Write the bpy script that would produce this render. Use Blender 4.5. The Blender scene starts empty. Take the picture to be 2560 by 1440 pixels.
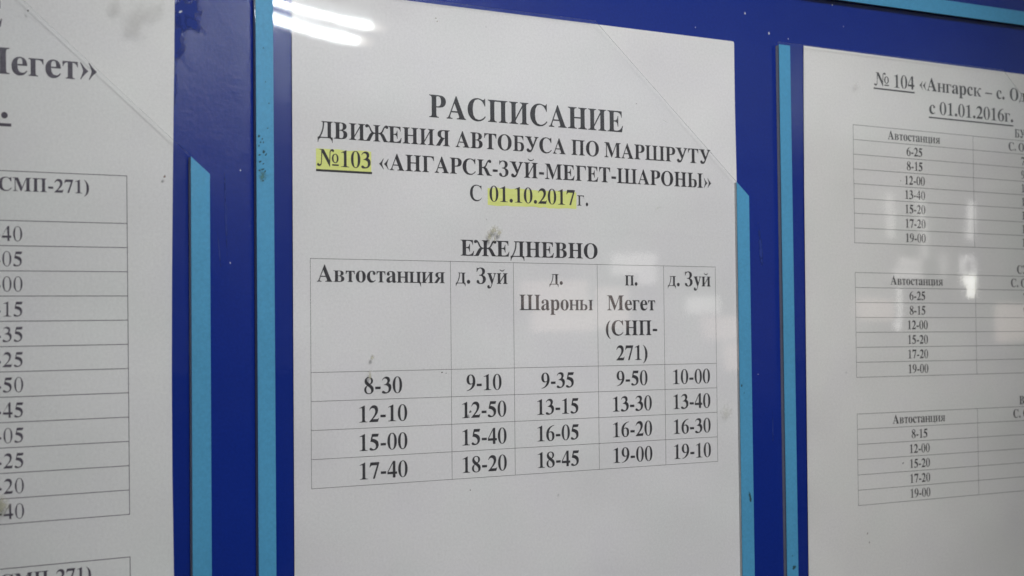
import bpy, math, random
from mathutils import Matrix, Vector
from mathutils.geometry import tessellate_polygon
random.seed(7)
scene = bpy.context.scene
COL = scene.collection
MM = 0.001
EYE = 1.5            # height of the middle of the view above the floor, metres

# ------------------------------------------------------------------ camera
cam_data = bpy.data.cameras.new('camera')
cam = bpy.data.objects.new('camera', cam_data)
COL.objects.link(cam)
cam_data.sensor_width = 36.0
cam_data.lens = 55.195
cam_data.clip_start = 0.01
cam_data.clip_end = 200.0
cam_data.dof.use_dof = True
cam_data.dof.focus_distance = 0.615
cam_data.dof.aperture_fstop = 19.0
yaw, pitch, roll = 0.58110967, 0.02967980, 0.01063422
# axes in the board frame: x right, y up, z into the board
fwd = Vector((math.sin(yaw), 0, math.cos(yaw)))
right = Vector((math.cos(yaw), 0, -math.sin(yaw)))
down = Vector((0, -1, 0))
fwd, down = fwd*math.cos(pitch) - down*math.sin(pitch), down*math.cos(pitch) + fwd*math.sin(pitch)
right, down = right*math.cos(roll) + down*math.sin(roll), down*math.cos(roll) - right*math.sin(roll)
def to_world(v): return Vector((v.x, v.z, v.y))
R_, U_, B_ = to_world(right), to_world(-down), to_world(-fwd)
cam.matrix_world = Matrix(((R_.x, U_.x, B_.x, -0.33636), (R_.y, U_.y, B_.y, -0.51215),
                           (R_.z, U_.z, B_.z, EYE - 0.01819), (0, 0, 0, 1)))
scene.camera = cam

# ------------------------------------------------------------------ world and lamps
world = bpy.data.worlds.new('World')
scene.world = world
world.use_nodes = True
bg = world.node_tree.nodes['Background']
bg.inputs[0].default_value = (0.80, 0.90, 1.0, 1)
bg.inputs[1].default_value = 0.06
def area_lamp(name, loc, target, size, power, color):
    d = bpy.data.lights.new(name, 'AREA'); d.shape = 'RECTANGLE'
    d.size, d.size_y = size; d.energy = power; d.color = color
    o = bpy.data.objects.new(name, d); COL.objects.link(o)
    o.location = loc
    o.rotation_euler = (Vector(target) - Vector(loc)).to_track_quat('-Z', 'Y').to_euler()
    return o
area_lamp('overhead_lamp', (-0.35, -1.15, 2.55), (0.0, 0.0, 1.5), (1.3, 0.5), 2.6, (1.0, 0.99, 0.94))
spot_data = bpy.data.lights.new('falloff_spot', 'SPOT')  # added spot without a real fixture; its soft cone darkens the outer corners
spot_data.energy = 75.0; spot_data.color = (1.0, 0.985, 0.99); spot_data.shadow_soft_size = 0.11
spot_data.spot_size = math.radians(31.5); spot_data.spot_blend = 1.0
spot = bpy.data.objects.new('falloff_spot', spot_data); COL.objects.link(spot)
spot.location = (-0.02, -1.0, EYE + 1.05)
spot.rotation_euler = (Vector((0.03, 0.0, EYE + 0.040)) - spot.location).to_track_quat('-Z', 'Y').to_euler()
area_lamp('ceiling_fill', (4.8, -5.8, 0.12), (4.8, -5.8, 3.0), (7.4, 1.6), 66.0, (0.82, 0.94, 1.0)).data.spread = math.radians(95)  # added unseen light near the floor, brightens the ceiling the clear fronts mirror
scene.view_settings.view_transform = 'Standard'
scene.view_settings.look = 'None'
scene.view_settings.exposure = 0.0
scene.view_settings.gamma = 1.0
scene.cycles.max_bounces = 6
scene.cycles.transparent_max_bounces = 16

# ------------------------------------------------------------------ materials
def mat(name):
    m = bpy.data.materials.new(name); m.use_nodes = True
    nt = m.node_tree; return m, nt, nt.nodes['Principled BSDF']
def node(nt, kind, **kw):
    n = nt.nodes.new(kind)
    for k, v in kw.items(): setattr(n, k, v)
    return n
def noise(nt, scale, detail=3.0, rough=0.5, coord='Object', stretch=None):
    tc = node(nt, 'ShaderNodeTexCoord'); n = node(nt, 'ShaderNodeTexNoise')
    n.inputs['Scale'].default_value = scale; n.inputs['Detail'].default_value = detail
    n.inputs['Roughness'].default_value = rough
    src = tc.outputs[coord]
    if stretch:
        mp = node(nt, 'ShaderNodeMapping'); mp.inputs['Scale'].default_value = stretch
        nt.links.new(src, mp.inputs[0]); src = mp.outputs[0]
    nt.links.new(src, n.inputs['Vector']); return n
def ramp(nt, src, stops):
    r = node(nt, 'ShaderNodeValToRGB')
    while len(r.color_ramp.elements) < len(stops): r.color_ramp.elements.new(0.5)
    for e, (p, c) in zip(r.color_ramp.elements, stops): e.position = p; e.color = c if len(c) == 4 else (*c, 1)
    nt.links.new(src, r.inputs[0]); return r
def bump(nt, src, dist, strength=1.0, prev=None):
    b = node(nt, 'ShaderNodeBump'); b.inputs['Distance'].default_value = dist; b.inputs['Strength'].default_value = strength
    nt.links.new(src, b.inputs['Height'])
    if prev: nt.links.new(prev.outputs[0], b.inputs['Normal'])
    return b

def paint_mat(name, base, rough, var=0.12, spec=0.5, grime=None, rvar=0.0):
    m, nt, p = mat(name)
    n = noise(nt, 9.0, 6.0, 0.6)
    lo = tuple(c*(1-var) for c in base); hi = tuple(min(1, c*(1+var)) for c in base)
    r = ramp(nt, n.outputs['Fac'], [(0.3, lo), (0.7, hi)])
    col = r.outputs[0]
    f = noise(nt, 900.0, 2.0, 0.7)
    r2 = ramp(nt, f.outputs['Fac'], [(0.30, (0.86, 0.86, 0.86)), (0.70, (1.0, 1.0, 1.0))])
    mx = node(nt, 'ShaderNodeMix', data_type='RGBA', blend_type='MULTIPLY'); mx.inputs[0].default_value = 1.0
    nt.links.new(col, mx.inputs[6]); nt.links.new(r2.outputs[0], mx.inputs[7]); col = mx.outputs[2]
    if grime:
        g = noise(nt, 260.0, 4.0, 0.7)
        gm = ramp(nt, g.outputs['Fac'], [(grime, (0, 0, 0)), (grime+0.05, (1, 1, 1))])
        m2 = node(nt, 'ShaderNodeMix', data_type='RGBA')
        nt.links.new(gm.outputs[0], m2.inputs[0]); nt.links.new(col, m2.inputs[6])
        m2.inputs[7].default_value = (*[c*0.3 for c in base], 1); col = m2.outputs[2]
    nt.links.new(col, p.inputs['Base Color'])
    p.inputs['Roughness'].default_value = rough
    p.inputs['Specular IOR Level'].default_value = spec
    if rvar:
        rn = noise(nt, 22.0, 5.0, 0.65, stretch=(1, 1, 0.35))
        rr_ = ramp(nt, rn.outputs['Fac'], [(0.3, (rough-rvar,)*3), (0.7, (rough+rvar,)*3)])
        nt.links.new(rr_.outputs[0], p.inputs['Roughness'])
    b1 = bump(nt, n.outputs['Fac'], 0.0006)
    b2 = bump(nt, f.outputs['Fac'], 0.00003, 1.0, b1)
    nt.links.new(b2.outputs[0], p.inputs['Normal'])
    return m
M_BOARD = paint_mat('blue_enamel', (0.0062, 0.026, 0.245), 0.20, 0.08, 0.55, rvar=0.04)
M_CYAN = paint_mat('cyan_vinyl', (0.084, 0.340, 0.575), 0.30, 0.08, 0.5, grime=0.735)
M_SPACER = paint_mat('grey_foam', (0.50, 0.52, 0.54), 0.8, 0.1, 0.2)

def paper_mat(name, base):
    m, nt, p = mat(name)
    a = noise(nt, 14.0, 4.0, 0.55)
    r = ramp(nt, a.outputs['Fac'], [(0.30, tuple(c*0.955 for c in base)), (0.70, base)])
    f = noise(nt, 1000.0, 3.0, 0.8)
    r2 = ramp(nt, f.outputs['Fac'], [(0.28, (0.87, 0.87, 0.87)), (0.72, (1, 1, 1))])
    tint = noise(nt, 32.0, 2.0, 0.5)
    r3 = ramp(nt, tint.outputs['Fac'], [(0.3, (0.985, 1.0, 0.99)), (0.5, (1, 1, 1)), (0.7, (0.99, 0.985, 1.0))])
    cur = r.outputs[0]
    for q in (r2, r3):
        mx = node(nt, 'ShaderNodeMix', data_type='RGBA', blend_type='MULTIPLY'); mx.inputs[0].default_value = 1.0
        nt.links.new(cur, mx.inputs[6]); nt.links.new(q.outputs[0], mx.inputs[7]); cur = mx.outputs[2]
    nt.links.new(cur, p.inputs['Base Color'])
    p.inputs['Roughness'].default_value = 0.85; p.inputs['Specular IOR Level'].default_value = 0.25
    wav = noise(nt, 11.0, 2.0, 0.4)
    b1 = bump(nt, wav.outputs['Fac'], 0.0045)
    b2 = bump(nt, f.outputs['Fac'], 0.00002, 1.0, b1)
    nt.links.new(b2.outputs[0], p.inputs['Normal'])
    return m
M_PAPER = paper_mat('white_office_paper', (0.79, 0.79, 0.79))
M_PAPER2 = paper_mat('cream_office_paper', (0.79, 0.785, 0.76))
M_PAPER3 = paper_mat('cool_office_paper', (0.79, 0.80, 0.79))

def ink_mat(name, c):
    m, nt, p = mat(name)
    f = noise(nt, 700.0, 3.0, 0.7)
    r = ramp(nt, f.outputs['Fac'], [(0.3, tuple(v*0.7 for v in c)), (0.75, tuple(v*1.5 for v in c))])
    nt.links.new(r.outputs[0], p.inputs['Base Color'])
    p.inputs['Roughness'].default_value = 0.6; p.inputs['Specular IOR Level'].default_value = 0.3
    return m
M_INK = ink_mat('black_toner', (0.046, 0.045, 0.050))
M_INK3 = ink_mat('violet_black_toner', (0.085, 0.075, 0.098))
M_INK2 = ink_mat('grey_toner', (0.062, 0.060, 0.062))
M_RULE = ink_mat('thin_rule_toner', (0.10, 0.10, 0.102))
M_MARKER, nt, p = mat('yellow_highlighter')
n = noise(nt, 120.0, 4.0, 0.6, stretch=(1, 1, 6))
r = ramp(nt, n.outputs['Fac'], [(0.3, (0.68, 0.74, 0.22)), (0.7, (0.76, 0.81, 0.30))])
nt.links.new(r.outputs[0], p.inputs['Base Color']); p.inputs['Roughness'].default_value = 0.8

# clear plastic: thin, not refracting, Fresnel reflection on either face
M_CLEAR = bpy.data.materials.new('clear_plastic'); M_CLEAR.use_nodes = True
nt = M_CLEAR.node_tree; nt.nodes.clear()
out = node(nt, 'ShaderNodeOutputMaterial'); mix = node(nt, 'ShaderNodeMixShader')
tr = node(nt, 'ShaderNodeBsdfTransparent'); tr.inputs[0].default_value = (0.998, 0.998, 0.999, 1)
gl = node(nt, 'ShaderNodeBsdfGlossy'); gl.inputs['Roughness'].default_value = 0.027; gl.inputs[0].default_value = (1, 1, 1, 1)
w1 = noise(nt, 7.0, 2.0, 0.4); b1 = bump(nt, w1.outputs['Fac'], 0.00035)
w2 = noise(nt, 45.0, 2.0, 0.5); b2 = bump(nt, w2.outputs['Fac'], 0.000008, 1.0, b1)
nt.links.new(b2.outputs[0], gl.inputs['Normal'])
sm = noise(nt, 16.0, 5.0, 0.7, stretch=(1, 1, 0.5)); smr = ramp(nt, sm.outputs['Fac'], [(0.40, (0.018,)*3), (0.72, (0.042,)*3)])
nt.links.new(smr.outputs[0], gl.inputs['Roughness'])
lw = node(nt, 'ShaderNodeLayerWeight'); lw.inputs[0].default_value = 0.5
pw = node(nt, 'ShaderNodeMath', operation='POWER'); pw.inputs[1].default_value = 5.0
ma = node(nt, 'ShaderNodeMath', operation='MULTIPLY_ADD'); ma.inputs[1].default_value = 0.972; ma.inputs[2].default_value = 0.028
nt.links.new(lw.outputs['Facing'], pw.inputs[0]); nt.links.new(pw.outputs[0], ma.inputs[0])
nt.links.new(ma.outputs[0], mix.inputs[0]); nt.links.new(tr.outputs[0], mix.inputs[1]); nt.links.new(gl.outputs[0], mix.inputs[2])
nt.links.new(mix.outputs[0], out.inputs[0])
M_CUT, nt, p = mat('cut_plastic_edge')
p.inputs['Base Color'].default_value = (0.13, 0.15, 0.15, 1); p.inputs['Roughness'].default_value = 0.3
t_ = node(nt, 'ShaderNodeBsdfTransparent'); mx = node(nt, 'ShaderNodeMixShader'); mx.inputs[0].default_value = 0.75
nt.links.new(t_.outputs[0], mx.inputs[1]); nt.links.new(p.outputs[0], mx.inputs[2])
nt.links.new(mx.outputs[0], nt.nodes['Material Output'].inputs[0])

def soft_mat(name, color, lo, hi, scale, strength=1.0):
    """dirt or glue whose edge breaks up and thins towards its rim"""
    m = bpy.data.materials.new(name); m.use_nodes = True
    nt = m.node_tree; p = nt.nodes['Principled BSDF']; out = nt.nodes['Material Output']
    p.inputs['Base Color'].default_value = (*color, 1); p.inputs['Roughness'].default_value = 0.8
    tc = node(nt, 'ShaderNodeTexCoord')
    mp = node(nt, 'ShaderNodeMapping'); mp.inputs['Location'].default_value = (-1, 0, -1); mp.inputs['Scale'].default_value = (2, 0, 2)
    nt.links.new(tc.outputs['Generated'], mp.inputs[0])
    ln = node(nt, 'ShaderNodeVectorMath', operation='LENGTH'); nt.links.new(mp.outputs[0], ln.inputs[0])
    nz = node(nt, 'ShaderNodeTexNoise'); nz.inputs['Scale'].default_value = scale; nz.inputs['Detail'].default_value = 5
    nt.links.new(tc.outputs['Object'], nz.inputs['Vector'])
    sub = node(nt, 'ShaderNodeMath', operation='MULTIPLY_ADD'); sub.inputs[1].default_value = -0.9
    nt.links.new(ln.outputs['Value'], sub.inputs[0])
    ml = node(nt, 'ShaderNodeMath', operation='MULTIPLY'); ml.inputs[1].default_value = 1.7
    nt.links.new(nz.outputs['Fac'], ml.inputs[0]); nt.links.new(ml.outputs[0], sub.inputs[2])
    rp = ramp(nt, sub.outputs[0], [(lo, (0, 0, 0)), (hi, (strength,)*3)])
    t = node(nt, 'ShaderNodeBsdfTransparent'); mx = node(nt, 'ShaderNodeMixShader')
    nt.links.new(rp.outputs[0], mx.inputs[0]); nt.links.new(t.outputs[0], mx.inputs[1]); nt.links.new(p.outputs[0], mx.inputs[2])
    nt.links.new(mx.outputs[0], out.inputs[0])
    return m
M_BROWN = soft_mat('dried_brown_dirt', (0.40, 0.39, 0.28), 0.05, 0.75, 450, 0.72)
M_BROWN2 = soft_mat('faint_yellow_stain', (0.50, 0.49, 0.38), 0.15, 0.8, 700, 0.22)
M_BROWN3 = soft_mat('red_brown_fleck', (0.20, 0.11, 0.08), 0.2, 0.6, 1500, 0.8)
M_SMEAR = soft_mat('olive_smear', (0.10, 0.25, 0.24), 0.2, 0.8, 800, 0.7)
M_GREY = soft_mat('grey_smudge', (0.50, 0.49, 0.47), 0.15, 0.75, 200, 0.20)
M_DARK = soft_mat('dark_fleck', (0.10, 0.095, 0.09), 0.25, 0.5, 1500, 0.95)
M_SCUFF = soft_mat('dark_scuff', (0.03, 0.08, 0.09), 0.2, 0.55, 1300, 0.9)
M_GLUE = soft_mat('old_blue_glue', (0.010, 0.034, 0.24), 0.12, 0.50, 300, 0.92)
M_WHITE = soft_mat('pale_paint_speck', (0.6, 0.65, 0.75), 0.2, 0.5, 1500, 0.9)

# ------------------------------------------------------------------ lettering: outlines in thousandths of an em
LATIN = {
    'A': [[-13,0,-13,27,5,29,21,35,35,45,48,60,60,82,73,111,307,694,334,693,572,129,600,70,612,51,625,38,641,30,660,27,660,0,341,0,341,27,386,32,413,45,422,68,415,98,376,197,154,197,115,100,111,72,119,47,143,32,190,27,190,0],[169,239,360,239,263,475]],
    'B': [[24,0,24,26,54,29,77,37,93,48,103,65,109,90,111,122,111,549,110,575,107,597,103,614,96,627,87,637,76,645,62,649,44,652,23,653,23,678,328,678,474,661,561,609,590,522,572,450,518,399,427,368,536,332,601,275,623,196,615,139,592,90,553,52,499,23,433,6,354,0],[271,375,328,378,365,389,392,406,410,431,420,467,424,514,421,555,414,589,401,614,382,632,356,642,322,646,302,645,288,640,280,633,275,621,272,604,271,582],[330,36,369,40,400,52,422,73,436,103,445,142,448,191,444,241,432,280,413,309,384,328,344,340,294,344,271,344,271,97,272,77,277,61,284,50,294,42,310,38]],
    'C': [[382,-16,318,-11,259,4,205,30,157,64,116,106,83,156,59,212,44,273,39,340,44,406,59,467,84,523,117,572,158,613,207,648,261,673,321,688,386,693,434,689,488,676,557,651,567,649,577,648,599,653,614,668,624,693,650,693,650,459,625,459,599,517,568,566,531,606,489,636,443,654,395,660,294,624,234,516,214,337,236,169,303,69,414,35,454,38,494,49,533,67,571,91,606,121,638,158,666,132,589,50,494,0]],
    'E': [[21,0,21,25,53,27,77,33,93,44,104,60,110,84,112,116,112,549,110,587,103,615,93,634,76,644,53,651,24,653,24,678,594,678,594,476,571,476,559,532,537,575,507,605,465,625,411,637,345,641,326,641,298,638,288,634,282,628,277,621,274,610,272,578,272,366,288,366,329,370,361,381,386,401,405,428,419,466,429,514,453,514,453,176,428,176,423,213,416,244,407,270,394,290,378,306,359,318,335,325,308,330,272,331,272,100,274,78,278,62,286,52,299,46,318,42,343,41,389,43,430,48,467,58,498,71,527,89,552,112,574,139,594,173,612,213,640,213,599,0]],
    'H': [[23,0,23,26,54,29,77,36,93,47,103,64,109,88,111,120,111,564,109,593,103,615,93,631,77,642,54,649,24,653,24,678,360,678,360,653,337,651,304,643,293,637,284,629,278,618,274,604,271,564,271,373,509,373,509,564,506,604,502,618,497,629,488,637,477,643,443,651,420,653,420,678,755,678,755,653,724,649,701,642,686,632,677,616,671,594,669,564,669,120,671,90,677,66,687,49,702,37,725,29,755,26,755,0,420,0,420,26,450,29,474,36,490,46,501,62,507,86,509,120,509,329,271,329,271,120,273,88,279,64,289,47,305,36,329,29,360,26,360,0]],
    'M': [[21,0,21,26,51,29,75,36,92,47,103,63,110,87,112,118,112,569,109,606,105,619,99,629,90,637,79,644,64,648,22,653,22,678,275,678,472,212,669,678,919,678,919,653,890,649,868,641,853,630,842,614,836,592,834,563,834,127,837,80,841,64,847,51,855,41,866,35,880,30,897,27,918,26,918,0,589,0,589,26,629,32,644,37,655,44,664,53,670,66,674,81,677,124,677,594,429,0,402,0,157,579,157,119,159,85,166,60,178,44,196,34,220,28,252,26,252,0]],
    'N': [[600,-16,159,521,159,117,161,86,167,62,177,46,192,36,216,29,248,26,248,0,27,0,27,26,49,27,66,30,81,35,92,41,100,50,106,62,110,76,113,117,113,578,64,636,54,645,47,648,27,653,27,678,233,678,582,251,582,562,579,602,575,617,569,628,560,636,549,643,534,647,493,653,493,678,714,678,714,653,683,650,660,643,645,633,636,616,630,593,628,561,628,-16]],
    'O': [[388,-16,340,-13,294,-4,251,11,211,31,174,56,141,86,111,120,87,158,67,199,53,243,44,290,41,339,44,388,53,434,67,479,87,520,111,557,141,592,175,621,212,647,254,667,298,682,345,691,395,694,443,691,489,682,532,668,572,648,609,623,642,594,671,560,696,522,716,481,730,436,739,389,742,339,739,290,730,243,716,199,695,158,671,120,641,86,607,56,570,31,529,11,484,-4,437,-13],[394,18,489,54,546,161,565,339,560,436,544,516,518,579,482,624,438,651,387,660,292,624,235,517,216,339,221,243,237,163,264,100,300,54,343,27]],
    'P': [[23,0,23,26,54,29,77,36,93,47,103,64,109,88,111,120,111,564,109,593,103,615,93,631,77,642,54,649,24,653,24,678,318,678,395,675,456,668,500,655,532,638,558,617,580,592,596,563,606,530,609,494,602,441,581,396,546,358,497,329,435,312,360,306,271,306,271,120,273,88,279,64,289,47,305,36,329,29,360,26,360,0],[271,342,300,342,345,346,379,357,405,376,421,404,432,442,435,490,432,537,424,576,410,605,388,626,359,638,322,642,304,641,291,637,282,631,276,622,272,609,271,593]],
    'R': [[23,0,23,26,54,29,77,36,93,47,103,64,109,88,111,120,111,564,109,593,103,615,93,631,77,642,54,649,24,653,24,678,323,678,415,673,489,658,547,634,588,599,613,554,621,498,604,425,553,370,469,333,643,75,664,47,684,31,697,27,715,26,715,0,504,0,300,316,271,316,271,120,273,88,279,64,289,47,305,36,329,29,360,26,360,0],[271,348,303,348,350,352,388,364,417,385,436,414,448,452,452,500,439,579,400,626,334,642,311,641,293,636,282,629,276,617,272,599,271,574]],
    'T': [[137,0,137,26,169,28,194,35,212,46,223,63,230,88,232,120,232,645,222,645,173,640,131,625,97,601,71,567,53,524,43,473,16,473,16,678,611,678,611,472,586,472,558,568,496,626,400,645,392,645,392,120,394,87,401,62,412,45,429,34,454,28,488,26,488,0]],
    'a': [[379,-15,337,-8,310,15,298,52,250,16,198,-6,142,-13,110,-10,82,0,60,17,43,39,33,65,30,94,37,135,59,172,95,203,146,230,213,257,296,283,296,359,294,385,288,405,278,421,264,431,244,438,220,440,184,436,162,426,155,408,161,394,177,369,181,356,183,344,181,327,174,313,164,301,149,291,133,286,115,284,96,286,80,292,67,303,57,316,51,333,49,352,52,375,60,395,73,415,92,432,114,446,141,458,171,467,205,472,241,474,305,470,356,457,392,435,416,404,431,363,436,313,436,78,437,66,439,59,442,55,447,52,453,51,460,52,477,62,490,41,456,10,419,-9],[225,50,235,51,259,61,272,70,296,94,296,252,229,225,189,183,176,125,181,83,198,58]],
    'c': [[232,-15,195,-12,161,-1,129,16,100,39,76,68,56,101,41,139,32,179,29,223,32,270,43,313,60,353,82,388,110,417,143,442,179,460,218,471,260,475,305,472,342,461,373,444,395,421,409,395,413,365,411,348,406,333,397,321,384,311,369,306,352,304,319,312,299,335,292,373,294,404,289,425,275,438,252,442,205,424,176,370,167,279,171,212,183,157,204,114,232,82,265,63,304,57,339,63,372,79,404,107,424,90,369,32,305,-3]],
    'e': [[229,-15,192,-12,157,-1,126,16,98,39,74,68,55,102,41,142,32,186,29,234,32,279,41,320,56,358,76,391,101,420,130,443,162,460,197,471,234,474,287,468,333,449,371,417,399,374,415,321,421,258,421,247,174,247,189,145,230,83,297,63,335,70,370,92,402,128,424,108,370,40,305,-1],[173,286,300,286,299,358,294,389,288,413,277,429,261,439,240,442,203,427,180,380,173,303]],
    'o': [[251,-15,209,-11,170,-1,135,17,103,41,77,70,56,105,40,143,31,185,28,229,31,275,40,317,56,356,77,390,103,419,135,443,170,460,208,470,250,474,292,471,330,460,365,443,396,420,422,391,444,357,459,318,469,276,472,229,469,183,459,141,444,102,422,68,396,39,366,16,331,-1,293,-12],[251,17,276,22,296,35,311,58,321,95,324,121,327,188,325,307,319,365,309,403,295,426,275,440,251,445,225,440,205,426,191,403,182,365,176,307,174,230,174,189,178,122,181,95,191,58,206,35,226,22]],
    'p': [[26,-207,26,-184,40,-183,60,-175,67,-168,72,-160,75,-150,77,-137,78,-119,78,362,77,389,74,409,69,422,61,429,47,435,29,439,29,462,213,462,213,391,247,438,291,466,343,475,377,472,408,461,436,444,461,421,482,393,499,360,511,322,519,282,521,238,518,191,511,148,498,108,481,72,459,42,434,18,404,-1,373,-11,338,-15,292,-8,253,13,220,48,220,-86,221,-111,226,-147,231,-159,239,-169,249,-175,261,-179,276,-182,294,-183,294,-207],[291,42,319,47,340,62,356,88,367,125,374,172,376,230,374,286,368,332,359,369,345,394,324,409,296,414,267,407,242,386,220,350,220,102,238,69,262,49]],
    'y': [[78,-209,54,-206,33,-199,15,-186,1,-169,-7,-149,-10,-125,-8,-108,-2,-93,7,-79,20,-68,35,-61,53,-59,69,-61,83,-65,95,-73,104,-84,109,-97,111,-113,110,-130,112,-139,118,-145,128,-147,140,-143,154,-131,170,-110,186,-82,193,-66,199,-48,209,-7,54,373,37,410,27,424,16,433,7,436,-7,437,-7,462,241,462,241,437,224,436,211,434,202,431,196,426,192,419,191,405,194,392,276,177,347,369,352,387,354,402,353,418,348,426,342,431,332,434,302,437,302,462,446,462,446,437,433,435,422,429,413,418,404,403,395,384,225,-79,193,-143,176,-165,160,-182,142,-195,123,-203,102,-207]],
}
BOX = dict(A=(9,689,722), B=(16,619,667), C=(28,677,722), E=(16,641,667), H=(21,759,778), M=(14,921,944), N=(16,701,722),
           O=(35,743,778), P=(16,600,611), R=(26,715,722), T=(31,636,667), a=(25,488,500), c=(25,430,444), e=(25,426,444),
           o=(25,476,500), p=(19,524,556), y=(16,480,500))
def path(s, n=7):
    """outline from M/L/H/V/C commands"""
    t = s.replace('M', ' M ').replace('L', ' L ').replace('H', ' H ').replace('V', ' V ').replace('C', ' C ').replace('Z', ' ').split()
    pts, i, cmd = [], 0, 'M'
    while i < len(t):
        if t[i] in 'MLHVC': cmd = t[i]; i += 1; continue
        if cmd == 'H': pts.append((float(t[i]), pts[-1][1])); i += 1
        elif cmd == 'V': pts.append((pts[-1][0], float(t[i]))); i += 1
        elif cmd in 'ML': pts.append((float(t[i]), float(t[i+1]))); i += 2
        else:
            a = pts[-1]; b, c, d = [(float(t[i+2*k]), float(t[i+2*k+1])) for k in range(3)]; i += 6
            for k in range(1, n+1):
                u = k/n; v = 1-u
                pts.append(tuple(v**3*a[j]+3*v*v*u*b[j]+3*v*u*u*c[j]+u**3*d[j] for j in (0, 1)))
    out = []
    for q in pts:
        if not out or abs(q[0]-out[-1][0])+abs(q[1]-out[-1][1]) > 0.5: out.append(q)
    if abs(out[0][0]-out[-1][0])+abs(out[0][1]-out[-1][1]) < 0.5: out.pop()
    return out
def rect(x0, y0, x1, y1): return [[(x0, y0), (x1, y0), (x1, y1), (x0, y1)]]
def stem(cx, w, h, sl=84, sr=84, top=(1, 1), bot=(1, 1), tk=24, br=64, y0=0):
    l, r = cx-w/2, cx+w/2
    def corner(x, s, sg, y, up):
        # bracketed slab serif, listed from its tip to the stem
        if not s: return [(x, y)]
        return [(x+sg*s, y), (x+sg*s, y+up*tk), (x+sg*s*0.42, y+up*(tk+br*0.12)), (x+sg*s*0.16, y+up*(tk+br*0.42)), (x, y+up*(tk+br))]
    pts = corner(r, sr*bot[1], 1, y0, 1) + corner(r, sr*top[1], 1, h, -1)[::-1]
    pts += corner(l, sl*top[0], -1, h, -1) + corner(l, sl*bot[0], -1, y0, 1)[::-1]
    return [pts]
def mirror(pieces, w): return [[[(w-x, y) for x, y in lp][::-1] for lp in pc] for pc in pieces]
def xf(pieces, sx=1, sy=1, dx=0, dy=0, sh=0): return [[[(x*sx+dx+sh*y, y*sy+dy) for x, y in lp] for lp in pc] for pc in pieces]
def bowl(x0, xr, yb, yt, th=150, tn=28, x1=None):
    """right half bowl (the rounded part of a soft sign) as one outline"""
    h = yt-yb; k = 0.55; m = (xr-x0)*0.42
    o = path(f'M{x0} {yt} L{xr-m} {yt} C{xr-m*(1-k)} {yt} {xr} {yt-h*0.22} {xr} {yb+h/2} C{xr} {yb+h*0.22} {xr-m*(1-k)} {yb} {xr-m} {yb} L{x0} {yb}')
    xi = xr-th; mi = (xi-x0)*0.55
    q = path(f'M{x0} {yb+tn} L{xi-mi} {yb+tn} C{xi-mi*0.3} {yb+tn} {xi} {yb+h*0.22} {xi} {yb+h/2} C{xi} {yt-h*0.22} {xi-mi*0.3} {yt-tn} {xi-mi} {yt-tn} L{x0} {yt-tn}')
    return [o + q]
def ringo(cx, cy, rx, ry, ix, iy):
    f = lambda a, b: [(cx+a*math.copysign(abs(math.cos(t))**0.92, math.cos(t)), cy+b*math.copysign(abs(math.sin(t))**0.92, math.sin(t))) for t in [2*math.pi*k/32 for k in range(32)]]
    return [f(rx, ry), f(ix, iy)]
G = {}
for ch, loops in LATIN.items():
    lp = [[(l[i], l[i+1]) for i in range(0, len(l), 2)] for l in loops]
    xs = [p[0] for p in lp[0]]; x0, x1, w = BOX[ch]; s = (x1-x0)/(max(xs)-min(xs)); mn = min(xs)
    G[ch] = ([[[((x-mn)*s+x0, y) for x, y in q] for q in lp]], w)
for cy, la in dict(А='A', В='B', С='C', Е='E', Н='H', М='M', О='O', Р='P', Т='T', а='a', с='c', е='e', о='o', р='p', у='y').items():
    G[cy] = G[la]
G['0'] = ([[path('M24 337 C24 545 120 688 250 688 C380 688 476 545 476 337 C476 130 380 -13 250 -13 C120 -13 24 130 24 337'),
            path('M150 337 C150 560 186 660 250 660 C314 660 350 560 350 337 C350 112 314 15 250 15 C186 15 150 112 150 337')]], 500)
G['1'] = ([[path('M65 0 L442 0 L442 20 C352 22 321 42 321 96 L321 688 L300 688 L62 585 L70 565 C105 580 135 586 155 586 C186 586 193 566 193 520 L193 96 C193 42 160 22 65 20')]], 500)
G['2'] = ([[path('M17 0 L428 0 L480 160 L457 160 C436 124 418 116 372 116 L190 116 C335 248 434 360 434 490 C434 612 358 688 247 688 C138 688 62 620 22 488 L46 480 C74 540 118 574 172 574 C252 574 302 520 302 438 C302 318 190 178 17 22')]], 500)
G['3'] = ([[path('M28 545 L52 535 C80 590 115 612 165 612 C235 612 277 572 277 512 C277 440 225 385 122 362 L122 340 C262 342 334 283 334 188 C334 106 288 42 222 42 C170 42 132 106 80 106 C42 106 16 86 16 52 C16 10 65 -14 150 -14 C342 -14 468 85 468 245 C468 320 425 385 340 420 C385 455 405 495 405 545 C405 635 345 688 245 688 C140 688 70 635 28 545')]], 500)
G['4'] = ([[path('M19 146 L19 246 L285 688 L396 688 L396 246 L475 246 L475 146 L396 146 L396 0 L270 0 L270 146'), [(66, 246), (270, 246), (270, 580)]]], 500)
G['5'] = ([[path('M140 676 L462 676 L418 556 L180 556 L158 482 C335 462 452 385 452 235 C452 85 330 -8 160 -8 C72 -8 22 20 22 62 C22 92 45 112 78 112 C135 112 158 48 215 48 C275 48 322 98 322 172 C322 275 235 342 64 360')]], 500)
G['6'] = ([[path('M462 688 C200 665 28 510 28 290 C28 110 120 -13 260 -13 C385 -13 475 80 475 215 C475 340 400 420 290 420 C250 420 214 410 180 388 C215 545 310 638 465 668'),
            path('M258 378 C315 378 345 310 345 195 C345 75 318 20 265 20 C200 20 163 110 163 250 C163 290 166 320 172 352 C195 368 226 378 258 378')]], 500)
G['9'] = ([[[(503-x, 675-y) for x, y in q] for q in G['6'][0][0]]], 500)
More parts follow.
